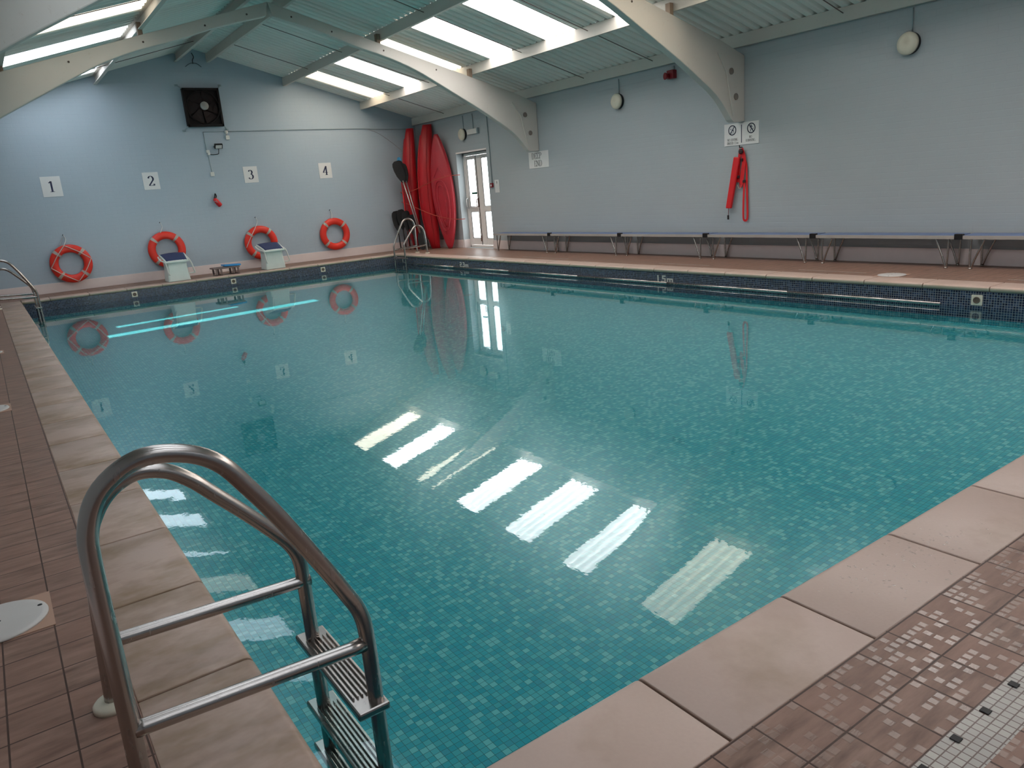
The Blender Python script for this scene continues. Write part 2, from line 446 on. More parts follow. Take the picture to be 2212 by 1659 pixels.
# right wall with the door opening
DY0, DY1, DZ = 13.07, 14.36, 2.16
zt = roofz(XR)+.05
rw = MB().box((XR, YN, -.12), (XR+T, DY0, zt)).box((XR, DY1, -.12), (XR+T, YF, zt)).box((XR, DY0, DZ), (XR+T, DY1, zt)).box((XR, DY0, -.12), (XR+T, DY1, 0))
struct(rw, 'wall_right', WALLY)
struct(MB().box((XL-T, YN, -.12), (XL, YF, zt)), 'wall_left', WALLY)

# skirtings
SK = .19
struct(MB().box((XL, YF-.02, 0), (XR, YF, SK)), 'baseboard_far', SKIRT, bevel=.004)
struct(MB().box((XR-.02, YN, 0), (XR, DY0, SK)).box((XR-.02, DY1, 0), (XR, YF-.02, SK)).box((XR, DY1-.02, 0), (XR+T-.07, DY1, SK)), 'baseboard_right', SKIRT, bevel=.004)
struct(MB().box((XL, YN, 0), (XL+.02, YF-.02, SK)), 'baseboard_left', SKIRT)

# corrugated roof
PD = [.294, 1.873, 3.674, 5.02]      # purlin offsets from the ridge
PITCH, AMP = .1667, .027
def corr(m, side, d0, d1, ya, yb):
    n = max(2, int(round((yb-ya)/PITCH*12))); o = len(m.v)
    for i in range(n+1):
        y = ya+(yb-ya)*i/n
        h = 2*AMP*max(0, math.cos(2*PI*y/PITCH))**1.5+.003
        for d in (d0, d1): m.v.append((XA+side*d, y, RZ-SL*d+h))
    for i in range(n):
        a = o+2*i; m.f.append((a, a+1, a+3, a+2)); m.sm.append(True)
RL = {1: [(14.8, 15.5), (13.15, 13.87), (11.5, 12.2), (9.86, 10.55), (8.2, 8.93), (6.63, 7.29), (4.9, 5.57), (3.25, 3.93), (1.6, 2.28), (-.05, .62), (-1.7, -1.0), (-3.4, -2.7)],
      -1: [(14.95, 15.65), (13.2, 13.9), (11.68, 12.43), (9.96, 10.68), (8.3, 8.93), (6.63, 7.29), (4.95, 5.62), (3.3, 3.98), (1.65, 2.33), (0, .67), (-1.65, -.95), (-3.35, -2.65)]}
YEL = {1: (0, 2, 6), -1: (3,)}
cm = MB(); wi = 1
for side in (1, -1):
    corr(cm, side, 0, PD[1], YN-.05, YF+.1); corr(cm, side, PD[2], 5.35, YN-.05, YF+.1)
    y = YN-.05
    for a, b in sorted(RL[side]):
        corr(cm, side, PD[1], PD[2], y, a); corr(cm, side, PD[1], PD[1]+.08, a, b); y = b
    corr(cm, side, PD[1], PD[2], y, YF+.1)
    for k, (a, b) in enumerate(RL[side]):
        m = MB(); corr(m, side, PD[1]+.07, PD[2]+.02, a-.01, b+.01)
        for i, q in enumerate(m.v): m.v[i] = (q[0], q[1], q[2]+.002)
        struct(m, 'window_%d' % wi, (LIGHTY if side == 1 else LIGHTLY) if k in YEL[side] else (LIGHTW if side == 1 else LIGHTL), recalc=False); wi += 1
struct(cm, 'ceiling', SHEET, recalc=False)
struct(MB().prism([(XA-.3, RZ-SL*.3+.05), (XA, RZ+.06), (XA+.3, RZ-SL*.3+.05), (XA, RZ+.09)], lambda u, v, d: (u, d, v), YN-.05, YF+.1), 'trim_6', PAINT)

# purlins: C sections with bolts
ti = 7
for side in (1, -1):
    for d in PD:
        zb = 4.446-SL*d; m = MB(); x = XA+side*d; w = .012
        prof = [(0, 0), (side*.06, 0), (side*.06, .012), (side*w, .012), (side*w, .158), (side*.06, .158), (side*.06, .17), (0, .17)]
        m.prism([(x+u, zb+v) for u, v in prof], lambda u, v, q: (u, q, v), YN, YF)
        struct(m, 'trim_%d' % ti, PURL); ti += 1
# sag rods between the purlins
rods = MB()
for side in (1, -1):
    for (a, b) in ((PD[0], PD[1]), (PD[1], PD[2]), (PD[2], PD[3])):
        for y in (-2.4, .0, 2.7, 4.6, 7.9, 9.6, 12.8, 14.6):
            rods.tube([(XA+side*a, y, 4.446-SL*a+.10), (XA+side*b, y, 4.446-SL*b+.10)], .006, 6)
struct(rods, 'trim_%d' % ti, simple('rusty_rod', (.16, .11, .10), .6)); ti += 1

# concrete portal frames
low = [(0, 4.155), (.8, 3.955), (1.33, 3.775), (1.95, 3.60), (2.43, 3.42), (2.85, 3.21), (3.25, 3.0), (3.74, 2.74), (4.05, 2.56), (4.41, 2.34), (4.62, 2.15), (4.76, 1.99)]
lows = [(min(p.x+.05, 4.86), p.y+.02) for p in smoothpts([(a, b, 0) for a, b in low], 3)]
frames = []
HOLE = simple('hole_shade', (.20, .17, .15), .8)  # dark tone stands for the shade inside the leg holes
for fy in (11.14, 6.16, 1.18, -3.8):
    m = MB()
    for side in (1, -1):
        top = [(d, fr_top(XA+d)) for d in (0, 1, 2, 3, 4, 4.6)] + [(5.095, 2.88), (5.095, 1.975), (4.865, 1.975)]
        poly = [(XA+side*d, z) for d, z in top]+[(XA+side*d, z) for d, z in lows[::-1]]
        m.prism(poly, lambda u, v, q: (u, q, v), fy, fy+.12)
    o = struct(m, 'trim_%d' % ti, PAINT, bevel=.012); ti += 1; frames.append(o)
    # tapered stiffening rib down the leg, bolt holes
    for side in (1, -1):
        r = MB().prism([(XA+side*d, z) for d, z in ((4.50, 2.90), (4.53, 2.90), (4.70, 2.66), (4.84, 2.05), (4.815, 2.05), (4.68, 2.64))], lambda u, v, q: (u, q, v), fy-.02, fy)
        r.obj('stiffening_rib', PAINT, o, bevel=.006)
        for (d, z) in ((4.80, 2.66), (4.90, 2.32)):
            MB().lathe((XA+side*d, fy-.004, z), (0, -1, 0), [(-.004, .045), (.006, .045), (.006, .036), (-.0, .034)], 20).obj('socket_hole', HOLE, o)
    b = MB()
    for side in (1, -1):
        for d in (.35, 1.0, 1.9, 2.9):
            b.cyl((XA+side*d, fy+.01, roofz(XA+d, 4.386)-.10), (XA+side*d, fy-.006, roofz(XA+d, 4.386)-.10), .014, 10)
    b.obj('bolt_hole', DARK, o)
# cleats joining purlins to frames
for i, fo in enumerate(frames):
    fy = (11.14, 6.16, 1.18, -3.8)[i]; m = MB()
    for side in (1, -1):
        for d in PD[1:3]:
            zb = 4.386-SL*d; m.box((XA+side*d-.07, fy+.02, zb-.01), (XA+side*d-.005, fy+.10, zb+.16))
    m.obj('cleat', simple('rusty_steel', (.24, .17, .12), .7), fo)

# ================================================================== DOOR
DX = XR+T
d = MB()
d.box((DX-.07, DY1-.045, 0), (DX, DY1, DZ)).box((DX-.07, DY0, 0), (DX, DY0+.045, DZ)).box((DX-.07, DY0, DZ-.06), (DX, DY1, DZ)).box((DX-.07, DY0, 0), (DX, DY1, .05))
door = struct(d, 'door_1', UPVC, bevel=.004)
struct(MB().box((XR-.004, DY0-.0, DZ), (XR+T, DY1+.0, DZ+.035)), 'trim_%d' % ti, UPVC); ti += 1
def leaf(ya, yb, ga, gb):
    m = MB(); x0, x1 = DX-.055, DX-.01
    z0, z1 = .055, DZ-.065
    m.box((x0, ya, z0), (x1, ga, z1)).box((x0, gb, z0), (x1, yb, z1))
    for a, b in ((z0, .21), (.825, .945), (2.02, z1)): m.box((x0, ga, a), (x1, gb, b))
    lf = m.obj('door_leaf', UPVC, door, bevel=.006)
    for a, b in ((.21, .825), (.945, 2.02)):
        MB().box((DX-.035, ga, a), (DX-.03, gb, b)).obj('glass_pane', GLASS, lf)
        g = MB()
        for (p, q) in (((ga, a), (ga+.008, b)), ((gb-.008, a), (gb, b)), ((ga, a), (gb, a+.008)), ((ga, b-.008), (gb, b))):
            g.box((x0-.002, p[0], p[1]), (x0+.01, q[0], q[1]))
        g.obj('gasket', BLACK, lf)
    return lf
l1 = leaf(13.85, 14.31, 13.89, 14.23); l2 = leaf(13.12, 13.83, 13.22, 13.62)
MB().box((DX-.058, 13.832, .055), (DX-.05, 13.848, DZ-.065)).obj('meeting_seal', BLACK, door)
h = MB().box((DX-.075, 13.845, .93), (DX-.055, 13.875, 1.14)).tube(smoothpts([(DX-.075, 13.86, 1.10), (DX-.11, 13.86, 1.10), (DX-.115, 13.85, 1.0), (DX-.11, 13.85, .95)], 4), .010, 8)
ho = h.obj('door_handle', simple('bronze_handle', (.22, .12, .10), .35, .6), l1); ho['label'] = 'brown lever handle'
b = MB().tube(smoothpts([(DX-.055, 14.29, 1.14), (DX-.12, 14.29, 1.12), (DX-.125, 14.30, .98), (DX-.10, 14.30, .93), (DX-.1, 14.2, .925), (DX-.1, 13.9, .925)], 4), .012, 8)
b.box((DX-.08, 14.275, .90), (DX-.055, 14.31, 1.15)).obj('push_bar', ALU, l1)
MB().box((DX-.08, 13.825, .14), (DX-.055, 13.86, .27)).obj('shoot_bolt', simple('bronze_bolt', (.2, .12, .1), .4, .5), l1)
st = MB().box((DX-.038, 13.91, 1.225), (DX-.0355, 14.15, 1.275)).obj('sticker', GREENS, l1); st['label'] = 'dark green strip sticker on the glass'

# ================================================================== LADDERS
HI = [(-.37, 0), (-.365, .30), (-.365, .58), (-.355, .68), (-.315, .755), (-.235, .80), (-.145, .79), (-.07, .745), (-.01, .66), (.05, .56), (.14, .39), (.185, .30), (.215, .23), (.225, .14), (.225, -.1), (.225, -.5), (.225, -1.0)]
LO = [(-.38, 0), (-.365, .25), (-.345, .48), (-.315, .565), (-.265, .62), (-.2, .645), (-.13, .63), (-.07, .585), (-.02, .53), (.06, .44), (.13, .355), (.17, .30), (.192, .24), (.195, .15), (.195, -.1), (.195, -.5), (.195, -1.0)]
def ladder(name, x0, sx, yh, yl, label):
    yc = (yh+yl)/2
    t = thing(name, (x0-sx*.37, yc, 0), label, 'ladder', 'pool ladders')
    for prof, y, zc in ((HI, yh, (.165, .135)), (LO, yl, (.19, .165))):
        r = MB().tube(smoothpts([(x0+sx*a, y, b) for a, b in prof], 5), .0215, 20).obj('handrail', STEEL, t)
        MB().tube([(x0-sx*.36, y, zc[0]), (x0-sx*.34, y, zc[0]), (x0+sx*.17, y, zc[1]), (x0+sx*.215, y, zc[1])], .019, 18, rad=[.022, .0195, .0195, .022]).obj('cross_bar', STEEL, r)
        MB().lathe((x0+sx*prof[0][0], y, 0), (0, 0, 1), [(0, .052), (.012, .052), (.02, .045), (.022, .024)], 28).obj('base_flange', CREAM, r)
    ya, yb = min(yh, yl)-.04, max(yh, yl)+.06
    for z in (-.035, -.285, -.45):
        m = MB().box((x0+sx*.155, ya, z-.032), (x0+sx*.25, yb, z-.008))
        s_ = m.obj('step', STEEL, t, bevel=.006)
        g = MB()
        for k in range(6):
            xx = x0+sx*(.168+k*.0135)
            g.box((xx, ya+.07, z-.01), (xx+sx*.006, yb-.07, z))
        g.obj('tread_rib', STEEL, s_, bevel=.002)
    return t
ladder('pool_ladder', 0, 1, .45, .86, 'large stainless steel pool ladder in the foreground at the near left')
ladder('pool_ladder', 0, 1, 14.0, 14.42, 'stainless steel ladder at the far left pool corner, cut by the photo edge')
ladder('pool_ladder', W, -1, 14.62, 14.15, 'bright stainless steel ladder at the far right corner in front of the kayaks')

# steel rail at the waterline on the right side
t = thing('grab_rail', (W, 8, -.2), 'long thin steel rail along the right pool wall at the waterline', 'rail')
m = MB()
ys = [2.48, 4.3, 6.3, 8.3, 10.3, 12.3, 13.9]
for a, b in zip(ys[:-1], ys[1:]): m.cyl((W-.035, a+.004, -.195), (W-.035, b-.004, -.195), .017, 14)
m.obj('rail_tube', STEEL, t)
for y in ys: MB().cyl((W+R_, y+.05, -.195), (W-.035, y+.05, -.195), .008, 8).obj('bracket', STEEL, t)

# ================================================================== INLETS, MARKERS, DISCS
def inlet(loc, ax, label):
    t = thing('water_inlet', loc, label, 'inlet', 'pool wall inlets'); x, y, z = loc; h = .052
    if ax == 'y':
        m = MB().box((x-h, y-.008, z-h), (x+h, y+.012, z+h)); n = (0, -1, 0); c = (x, y-.008, z)
    else:
        m = MB().box((x-.008, y-h, z-h), (x+.012, y+h, z+h)); n = (-1, 0, 0); c = (x-.008, y, z)
    m.obj('face_plate', CREAM, t, bevel=.004)
    MB().lathe(c, n, [(0, .034), (.006, .032), (.004, .024), (.001, .02)], 24).obj('nozzle', simple('inlet_nozzle', (.10, .07, .05), .5), t)
for x, w_ in ((1.87, 'leftmost of the three on the far pool wall'), (3.78, 'below the brown step on the far wall'), (5.755, 'rightmost of the three on the far pool wall')):
    inlet((x, L+R_, -.13), 'y', 'square cream water inlet, '+w_)
inlet((W+R_, 2.16, -.14), 'x', 'square cream water inlet with dark hole on the right pool wall')

DIG = {'1': ['.#.', '.#.', '.#.', '.#.', '.#.'], '2': ['###', '..#', '###', '#..', '###'], '3': ['###', '..#', '.##', '..#', '###'], '5': ['###', '#..', '###', '..#', '###'],
       '8': ['###', '#.#', '###', '#.#', '###'], 'm': ['.....', '.....', '#####', '#.#.#', '#.#.#'], '.': ['.', '.', '.', '.', '#'], ' ': [' ']*5}
def marker(text, y, z, label, px=.0235, pz=.0195):
    t = thing('depth_marker', (W+R_, y, z), label, 'marker', 'mosaic depth markers'); u = 0
    for ch in text:
        g = DIG[ch]; m = MB()
        for r in range(5):
            for c in range(len(g[0])):
                if g[r][c] == '#':
                    yy = y-(u+c)*px; zz = z-r*pz
                    m.box((W+R_-.003, yy-px+.0015, zz-pz+.001), (W+R_+.004, yy, zz))
        m.obj('mosaic_character', simple('white_mosaic_digit', (.50, .49, .45), .35), t)
        u += len(g[0])+(0 if ch == '.' else 1)
marker('1.5m', 6.56, -.095, 'white mosaic depth marker reading 1.5m on the blue tile band')
marker('2.3m', 12.13, -.09, 'white mosaic depth marker near the far right corner of the blue band')
marker('1.8', 14.75, -.09, 'faint mosaic depth marker behind the far right ladder', .03)

for (x, y, w_) in ((-.635, 1.63, 'cut by the left edge of the photo'), (-.635, 5.42, 'middle one on the left deck'), (-.60, 8.62, 'farthest one on the left deck'), (8.03, 3.27, 'on the deck by the right side benches')):
    t = thing('gutter_cover', (x, y, 0), 'round white floor cover, '+w_, 'cover', 'floor covers')
    MB().box((x-.15, y-.145, 0), (x+.16, y+.145, .0025)).obj('tan_tile', TANT, t)
    MB().lathe((x, y, .002), (0, 0, 1), [(0, .15), (.006, .148), (.009, .13), (.0095, .0)], 40).obj('disc', DISCM, t)
    for q in ((.125, .03), (-.125, -.03), (0, 0)): MB().cyl((x+q[0], y+q[1], .008), (x+q[0], y+q[1], .0115), .008, 10).obj('screw', BLACK, t)
m = MB()
for a, b in ((3.63, 4.54), (.9, 2.1), (6.0, 7.0), (9.2, 10.6)): m.box((8.10, a, 0), (8.125, b, .0015))
struct(m, 'trim_%d' % ti, MOSA); ti += 1

# ================================================================== BENCHES
def bench(y0, y1, label, t=None):
    t = thing('bench', (8.88, (y0+y1)/2, 0), label, 'bench', 'changing benches along the right wall')
    MB().box((8.74, y0, .368), (9.06, y1, .380)).obj('seat', BENCHB, t, bevel=.003)
    MB().box((8.725, y0, .34), (8.74, y1, .379)).box((9.06, y0, .34), (9.07, y1, .379)).obj('seat_edge', BENCHG, t)
    for s, ye in ((1, y0), (-1, y1)):
        yy = ye+s*.16
        MB().box((8.77, yy-.02, .350), (9.04, yy+.02, .368)).box((8.76, yy-.06, .345), (8.83, yy+.06, .355)).obj('bracket', BLACK, t)
        for x in (8.76, 9.045):
            m = MB()
            pts = [(x, yy+s*.00, .352), (x, yy+s*.055, .35), (x, yy+s*.075, .325), (x, yy+s*.0, .14), (x, yy-s*.045, .008)]
            m.tube(smoothpts(pts, 4), .0115, 10)
            pts = [(x, yy-s*.03, .352), (x, yy-s*.05, .35), (x, yy-s*.062, .325), (x, yy-s*.062, .14), (x, yy-s*.055, .008)]
            m.tube(smoothpts(pts, 4), .0115, 10)
            m.cyl((x, yy-s*.05, 0), (x, yy-s*.05, .012), .02, 12)
            m.obj('leg', STEEL, t)
    return t
BE = [(10.55, 12.5), (8.55, 10.5), (6.63, 8.5), (4.78, 6.58), (2.92, 4.73), (1.0, 2.87)]
WH = ['right beside the glazed door', 'second from the glazed door', 'left of the red rescue tube, third from the door', 'under the red rescue tube', 'under the rightmost wall lamp', 'cut by the right edge of the photo']
for (a, b), w_ in zip(BE, WH):
    bench(a, b, 'low blue topped bench, '+w_)
for y, w_ in zip((10.525, 8.525, 6.605, 4.755, 2.895), ('nearest the door', 'second from the door', 'just left of the rescue tube', 'fourth from the door', 'nearest the right edge')):
    m = MB().box((8.715, y-.045, .335), (8.77, y+.045, .398))
    tag(m.obj('bench_clip', BLACK, bevel=.004), 'black clip joining two benches, '+w_, 'clip', 'bench clips')

# ================================================================== LETTERING
def arc(cx, cy, rx, ry, a0, a1, n=14):
    return [(cx+rx*math.cos(math.radians(a0+(a1-a0)*k/n)), cy+ry*math.sin(math.radians(a0+(a1-a0)*k/n))) for k in range(n+1)]
GL = {
 '1': (.5, [[(.25, 0), (.25, 1), (.23, .98), (.06, .86)], [(.06, 0), (.44, 0)]]),
 '2': (.6, [arc(.29, .72, .23, .27, 165, -40)+[(.06, .04)], [(.05, .03), (.54, .03), (.56, .18)]]),
 '3': (.6, [arc(.27, .76, .19, .22, 155, -90), arc(.27, .27, .25, .27, 90, -155)]),
 '4': (.62, [[(.42, 0), (.42, 1)], [(.42, 1), (.03, .28), (.6, .28)], [(.26, 0), (.56, 0)]]),
 '5': (.58, [[(.12, .96), (.12, .55)], [(.1, .97), (.48, .97)], arc(.25, .3, .24, .31, 120, -150)]),
 '.': (.2, [[(.08, 0), (.08, .09)]]), ' ': (.35, []),
 'D': (.72, [[(.14, 0), (.14, 1)], [(.02, 0), (.3, 0)], [(.02, 1), (.3, 1)], arc(.3, .5, .32, .5, 90, -90)]),
 'E': (.6, [[(.14, 0), (.14, 1)], [(.02, 0), (.5, 0), (.51, .24)], [(.02, 1), (.48, 1), (.49, .78)], [(.14, .52), (.38, .52)]]),
 'P': (.62, [[(.14, 0), (.14, 1)], [(.02, 0), (.27, 0)], [(.02, 1), (.3, 1)], arc(.3, .75, .22, .25, 90, -90), [(.3, .5), (.14, .5)]]),
 'N': (.74, [[(.12, 0), (.121, .0), (.12, 1)], [(.12, 1), (.60, 0)], [(.60, 0), (.60, 1)], [(.02, 0), (.22, 0)], [(.02, 1), (.16, 1)], [(.5, 1), (.7, 1)]]),
 'O': (.74, [arc(.36, .5, .30, .5, 0, 360, 28)]),
 'I': (.36, [[(.16, 0), (.16, 1)], [(.03, 0), (.29, 0)], [(.03, 1), (.29, 1)]]),
 'V': (.7, [[(.1, 1), (.36, 0)], [(.36, 0), (.6, 1)], [(0, 1), (.22, 1)], [(.5, 1), (.7, 1)]]),
 'G': (.74, [arc(.38, .5, .32, .5, 50, 330, 24), [(.62, .1), (.62, .42)], [(.48, .42), (.72, .42)]]),
 'U': (.72, [[(.14, 1), (.14, .3)], arc(.37, .3, .23, .3, 180, 360), [(.60, .3), (.60, 1)], [(.03, 1), (.27, 1)], [(.5, 1), (.7, 1)]]),
 'R': (.72, [[(.14, 0), (.14, 1)], [(.02, 0), (.27, 0)], [(.02, 1), (.3, 1)], arc(.3, .75, .22, .25, 90, -90), [(.3, .5), (.14, .5)], [(.34, .5), (.6, 0)]]),
 'm': (.8, [[(.1, 0), (.1, .62)], arc(.25, .46, .15, .16, 180, 0)+[(.4, 0)], arc(.55, .46, .15, .16, 180, 0)+[(.7, 0)]]),
}
def stroke(m, pts, fn, thin, thick, th=.002):
    for (a, b) in zip(pts[:-1], pts[1:]):
        dx, dy = b[0]-a[0], b[1]-a[1]; ln = math.hypot(dx, dy)
        if ln < 1e-6: continue
        w = (thin+(thick-thin)*abs(dy/ln)**1.6)/2; nx, ny = -dy/ln*w, dx/ln*w; ex, ey = dx/ln*thin*.3, dy/ln*thin*.3
        q = [(a[0]+nx-ex, a[1]+ny-ey), (b[0]+nx+ex, b[1]+ny+ey), (b[0]-nx+ex, b[1]-ny+ey), (a[0]-nx-ex, a[1]-ny-ey)]
        m.add([fn(u, v, 0) for u, v in q]+[fn(u, v, th) for u, v in q], [(0, 1, 2, 3), (7, 6, 5, 4), (0, 4, 5, 1), (1, 5, 6, 2), (2, 6, 7, 3), (3, 7, 4, 0)])
def letters(text, fn, cx, cy, h, mat, parent, wid=1.0, thin=.035, thick=.15):
    tot = sum(GL[c][0] for c in text)*h*wid; x = cx-tot/2
    for c in text:
        w, st = GL[c]
        if st:
            m = MB()
            for p in st: stroke(m, [(x+a*h*wid, cy-h/2+b*h) for a, b in p], fn, thin*h, thick*h)
            m.obj('letter' if c.isalpha() else 'numeral', mat, parent, recalc=True)
        x += w*h*wid

# number signs on the far wall
ORD = {'1': 'above the leftmost lifebuoy', '2': 'above the second lifebuoy from the left', '3': 'right of the fan, third from the left', '4': 'nearest the kayaks'}
for ch, x, z, s_ in (('1', .975, 2.03, .34), ('2', 2.78, 2.03, .31), ('3', 4.85, 2.045, .31), ('4', 6.60, 2.04, .31)):
    t = thing('number_sign', (x, YF, z), 'square white lane sign with number %s, %s' % (ch, ORD[ch]), 'sign', 'lane number signs')
    MB().box((x-s_/2, YF-.008, z-s_*.56), (x+s_/2, YF, z+s_*.56)).obj('board', SIGNW, t)
    letters(ch, lambda u, v, d: (u, YF-.008-d, v), x, z, .195, INK, t, 1.0, .045, .17)
# signs on the right wall (u runs towards the camera)
def rsign(name, y0, y1, z0, z1, label):
    t = thing(name, (XR, (y0+y1)/2, (z0+z1)/2), label, 'sign')
    MB().box((XR-.008, y0, z0), (XR, y1, z1)).obj('board', SIGNW, t)
    return t, (lambda u, v, d: (XR-.008-d, y1-u, z0+v)), y1-y0, z1-z0
t, fn, w, h = rsign('deep_end_sign', 10.86, 11.51, 1.65, 1.968, 'white sign reading DEEP END under the first concrete frame leg')
letters('DEEP', fn, w*.41, h*.74, .115, INKG, t, 1.12, .035, .12)
letters('END', fn, w*.47, h*.28, .115, INKG, t, 1.12, .035, .12)
t, fn, w, h = rsign('warning_sign', 5.91, 6.53, 1.655, 1.968, 'white double sign reading NO DIVING and NO RUNNING above the red rescue tube')
m = MB(); stroke(m, [(w*.51, h*.10), (w*.51, h*.90)], fn, .006, .012); m.obj('divider', INK, t)
for k, cx in ((0, w*.24), (1, w*.79)):
    cy = h*.70; R = .066
    m = MB(); a = arc(cx, cy, R, R, 0, 360, 36); stroke(m, a, fn, .013, .013)
    a = math.radians(52 if k == 0 else 128); stroke(m, [(cx-R*math.cos(a), cy-R*math.sin(a)), (cx+R*math.cos(a), cy+R*math.sin(a))], fn, .012, .012)
    m.obj('prohibition_ring', INK, t)
    m = MB()
    if k == 0:
        stroke(m, [(cx-.034, cy+.022), (cx-.018, cy+.008)], fn, .007, .007); stroke(m, [(cx+.008, cy-.004), (cx+.024, cy-.018)], fn, .009, .009)
        stroke(m, [(cx-.024, cy-.038), (cx+.03, cy-.036)], fn, .005, .005); stroke(m, arc(cx+.014, cy+.002, .004, .004, 0, 360, 8), fn, .007, .007)
    else:
        stroke(m, arc(cx-.006, cy+.042, .004, .004, 0, 360, 8), fn, .008, .008)
        stroke(m, [(cx-.004, cy+.034), (cx+.002, cy-.004)], fn, .013, .013)
        stroke(m, [(cx+.002, cy-.004), (cx-.012, cy-.022), (cx-.014, cy-.046)], fn, .008, .008)
        stroke(m, [(cx+.002, cy-.004), (cx+.02, cy-.018), (cx+.036, cy-.004)], fn, .008, .008)
        stroke(m, [(cx-.004, cy+.026), (cx-.026, cy+.012)], fn, .006, .006); stroke(m, [(cx, cy+.028), (cx+.018, cy+.024), (cx+.02, cy+.012)], fn, .006, .006)
    m.obj('pictogram', INK, t)
letters('NO DIVING', fn, w*.25, h*.27, .036, INKG, t, 1.0, .03, .09)
letters('UNDER 1.5m', fn, w*.25, h*.12, .036, INKG, t, .98, .03, .09)
letters('NO', fn, w*.77, h*.32, .034, INKG, t, 1.0, .03, .09)
letters('RUNNING', fn, w*.77, h*.17, .036, INKG, t, 1.0, .03, .09)

# ================================================================== LIFEBUOYS
def lifebuoy(x, z, label, rope, tilt=0):
    t = thing('lifebuoy', (x, YF-.10, z), label, 'lifebuoy', 'orange lifebuoys along the far wall')
    Rm, rx, ry = .298, .078, .055; yc = YF-.075; m = MB(); A, B = 56, 20
    for i in range(A):
        a = 2*PI*i/A
        for j in range(B):
            b = 2*PI*j/B; r = Rm+rx*math.cos(b); m.v.append((x+r*math.cos(a), yc-ry*math.sin(b), z+r*math.sin(a)))
    for i in range(A):
        for j in range(B): m.f.append((i*B+j, ((i+1) % A)*B+j, ((i+1) % A)*B+(j+1) % B, i*B+(j+1) % B)); m.sm.append(True)
    m.obj('ring', ORANGE, t)
    for q in range(4):
        a0 = math.radians(45+90*q+tilt); m = MB(); K = 5
        for i in range(K):
            a = a0+(i-(K-1)/2)*.042
            for j in range(B):
                b = 2*PI*j/B; r = Rm+(rx+.004)*math.cos(b); m.v.append((x+r*math.cos(a), yc-(ry+.004)*math.sin(b), z+r*math.sin(a)))
        for i in range(K-1):
            for j in range(B): m.f.append((i*B+j, (i+1)*B+j, (i+1)*B+(j+1) % B, i*B+(j+1) % B)); m.sm.append(True)
        m.obj('reflective_band', BAND, t)
    Q = [100, 10, -80, 188]; pos = []
    for a in Q:
        a = math.radians(a+tilt); pos.append(Vector((x+.365*math.cos(a), yc-.045, z+.365*math.sin(a))))
    for k in rope:
        a, b = pos[k], pos[(k+1) % 4]; mid = (a+b)/2+Vector((0, -.045, 0)); mid += (mid-Vector((x, mid.y, z)))*.06
        MB().tube(smoothpts([a, mid, b], 6), .009, 8).obj('grab_rope', CORD, t)
    hx = x-.035
    MB().cyl((hx, YF, z+.56), (hx, YF-.05, z+.57), .008, 8).obj('hook', simple('dark_hook', (.05, .06, .08), .5, .5), t)
    m = MB().tube(smoothpts([pos[0]+Vector((0, .0, .0)), (hx+.03, YF-.03, z+.47), (hx+.005, YF-.03, z+.57)], 6), .007, 8)
    if 0 in rope: m.tube(smoothpts([(hx+.005, YF-.03, z+.53), (hx-.05, YF-.02, z+.46), (hx-.09, YF-.015, z+.37)], 5), .006, 6)
    m.obj('hanging_cord', CORDW, t)
lifebuoy(1.01, .535, 'orange lifebuoy wound with rope all round, leftmost on the far wall', (0, 1, 2, 3))
lifebuoy(2.82, .615, 'orange lifebuoy partly behind the left starting block', (), 2)
lifebuoy(4.82, .55, 'orange lifebuoy partly behind the right starting block', (3,), 4)
lifebuoy(6.60, .57, 'orange lifebuoy under sign 4, the rightmost one', (), -2)

# ================================================================== FAN, FLOODLIGHT, BOXES
t = thing('extractor_fan', (4.05, YF, 3.45), 'large square black extractor fan high on the far gable wall', 'fan')
fx, fz = 4.05, 3.455; yc = YF-.10
m = MB(); n_ = 40; Rr = .33
m.prism([(fx-.372, fz-.385), (fx+.372, fz-.385), (fx+.372, fz+.385), (fx-.372, fz+.385)], lambda u, v, d: (u, d, v), YF-.06, YF-.02)
for (a, b) in (((fx-.372, fz-.385), (fx+.372, fz-.34)), ((fx-.372, fz+.34), (fx+.372, fz+.385)), ((fx-.372, fz-.385), (fx-.33, fz+.385)), ((fx+.33, fz-.385), (fx+.372, fz+.385))):
    m.box((a[0], YF-.13, a[1]), (b[0], YF-.05, b[1]))
m.obj('housing', BLACKF, t, bevel=.004)
MB().tube([(fx+Rr*math.cos(2*PI*k/40), YF-.115, fz+Rr*math.sin(2*PI*k/40)) for k in range(40)], .012, 8, closed=True).obj('shroud_ring', BLACKF, t)
for k in range(6):
    a = 2*PI*k/6; c, s2 = math.cos(a), math.sin(a); m = MB()
    pts = []
    for r, wd, tw in ((.06, .05, .02), (.18, .10, .018), (.30, .14, .012)):
        for e in (-1, 1): pts.append((fx+r*c-e*wd*s2, YF-.09+e*tw, fz+r*s2+e*wd*c))
    pts += [(p[0], p[1]+.004, p[2]) for p in pts]
    m.add(pts, [(0, 1, 3, 2), (2, 3, 5, 4), (6, 8, 9, 7), (8, 10, 11, 9), (0, 2, 8, 6), (2, 4, 10, 8), (1, 7, 9, 3), (3, 9, 11, 5), (4, 5, 11, 10), (0, 6, 7, 1)])
    m.obj('blade', simple('dark_brown_blade', (.010, .003, .003), .6, 0, .08, .25), t)
MB().lathe((fx+.03, YF-.085, fz+.03), (0, -1, 0), [(0, .085), (.04, .085), (.055, .07), (.06, .0)], 28).obj('motor_hub', simple('grey_hub', (.30, .28, .26), .5), t)
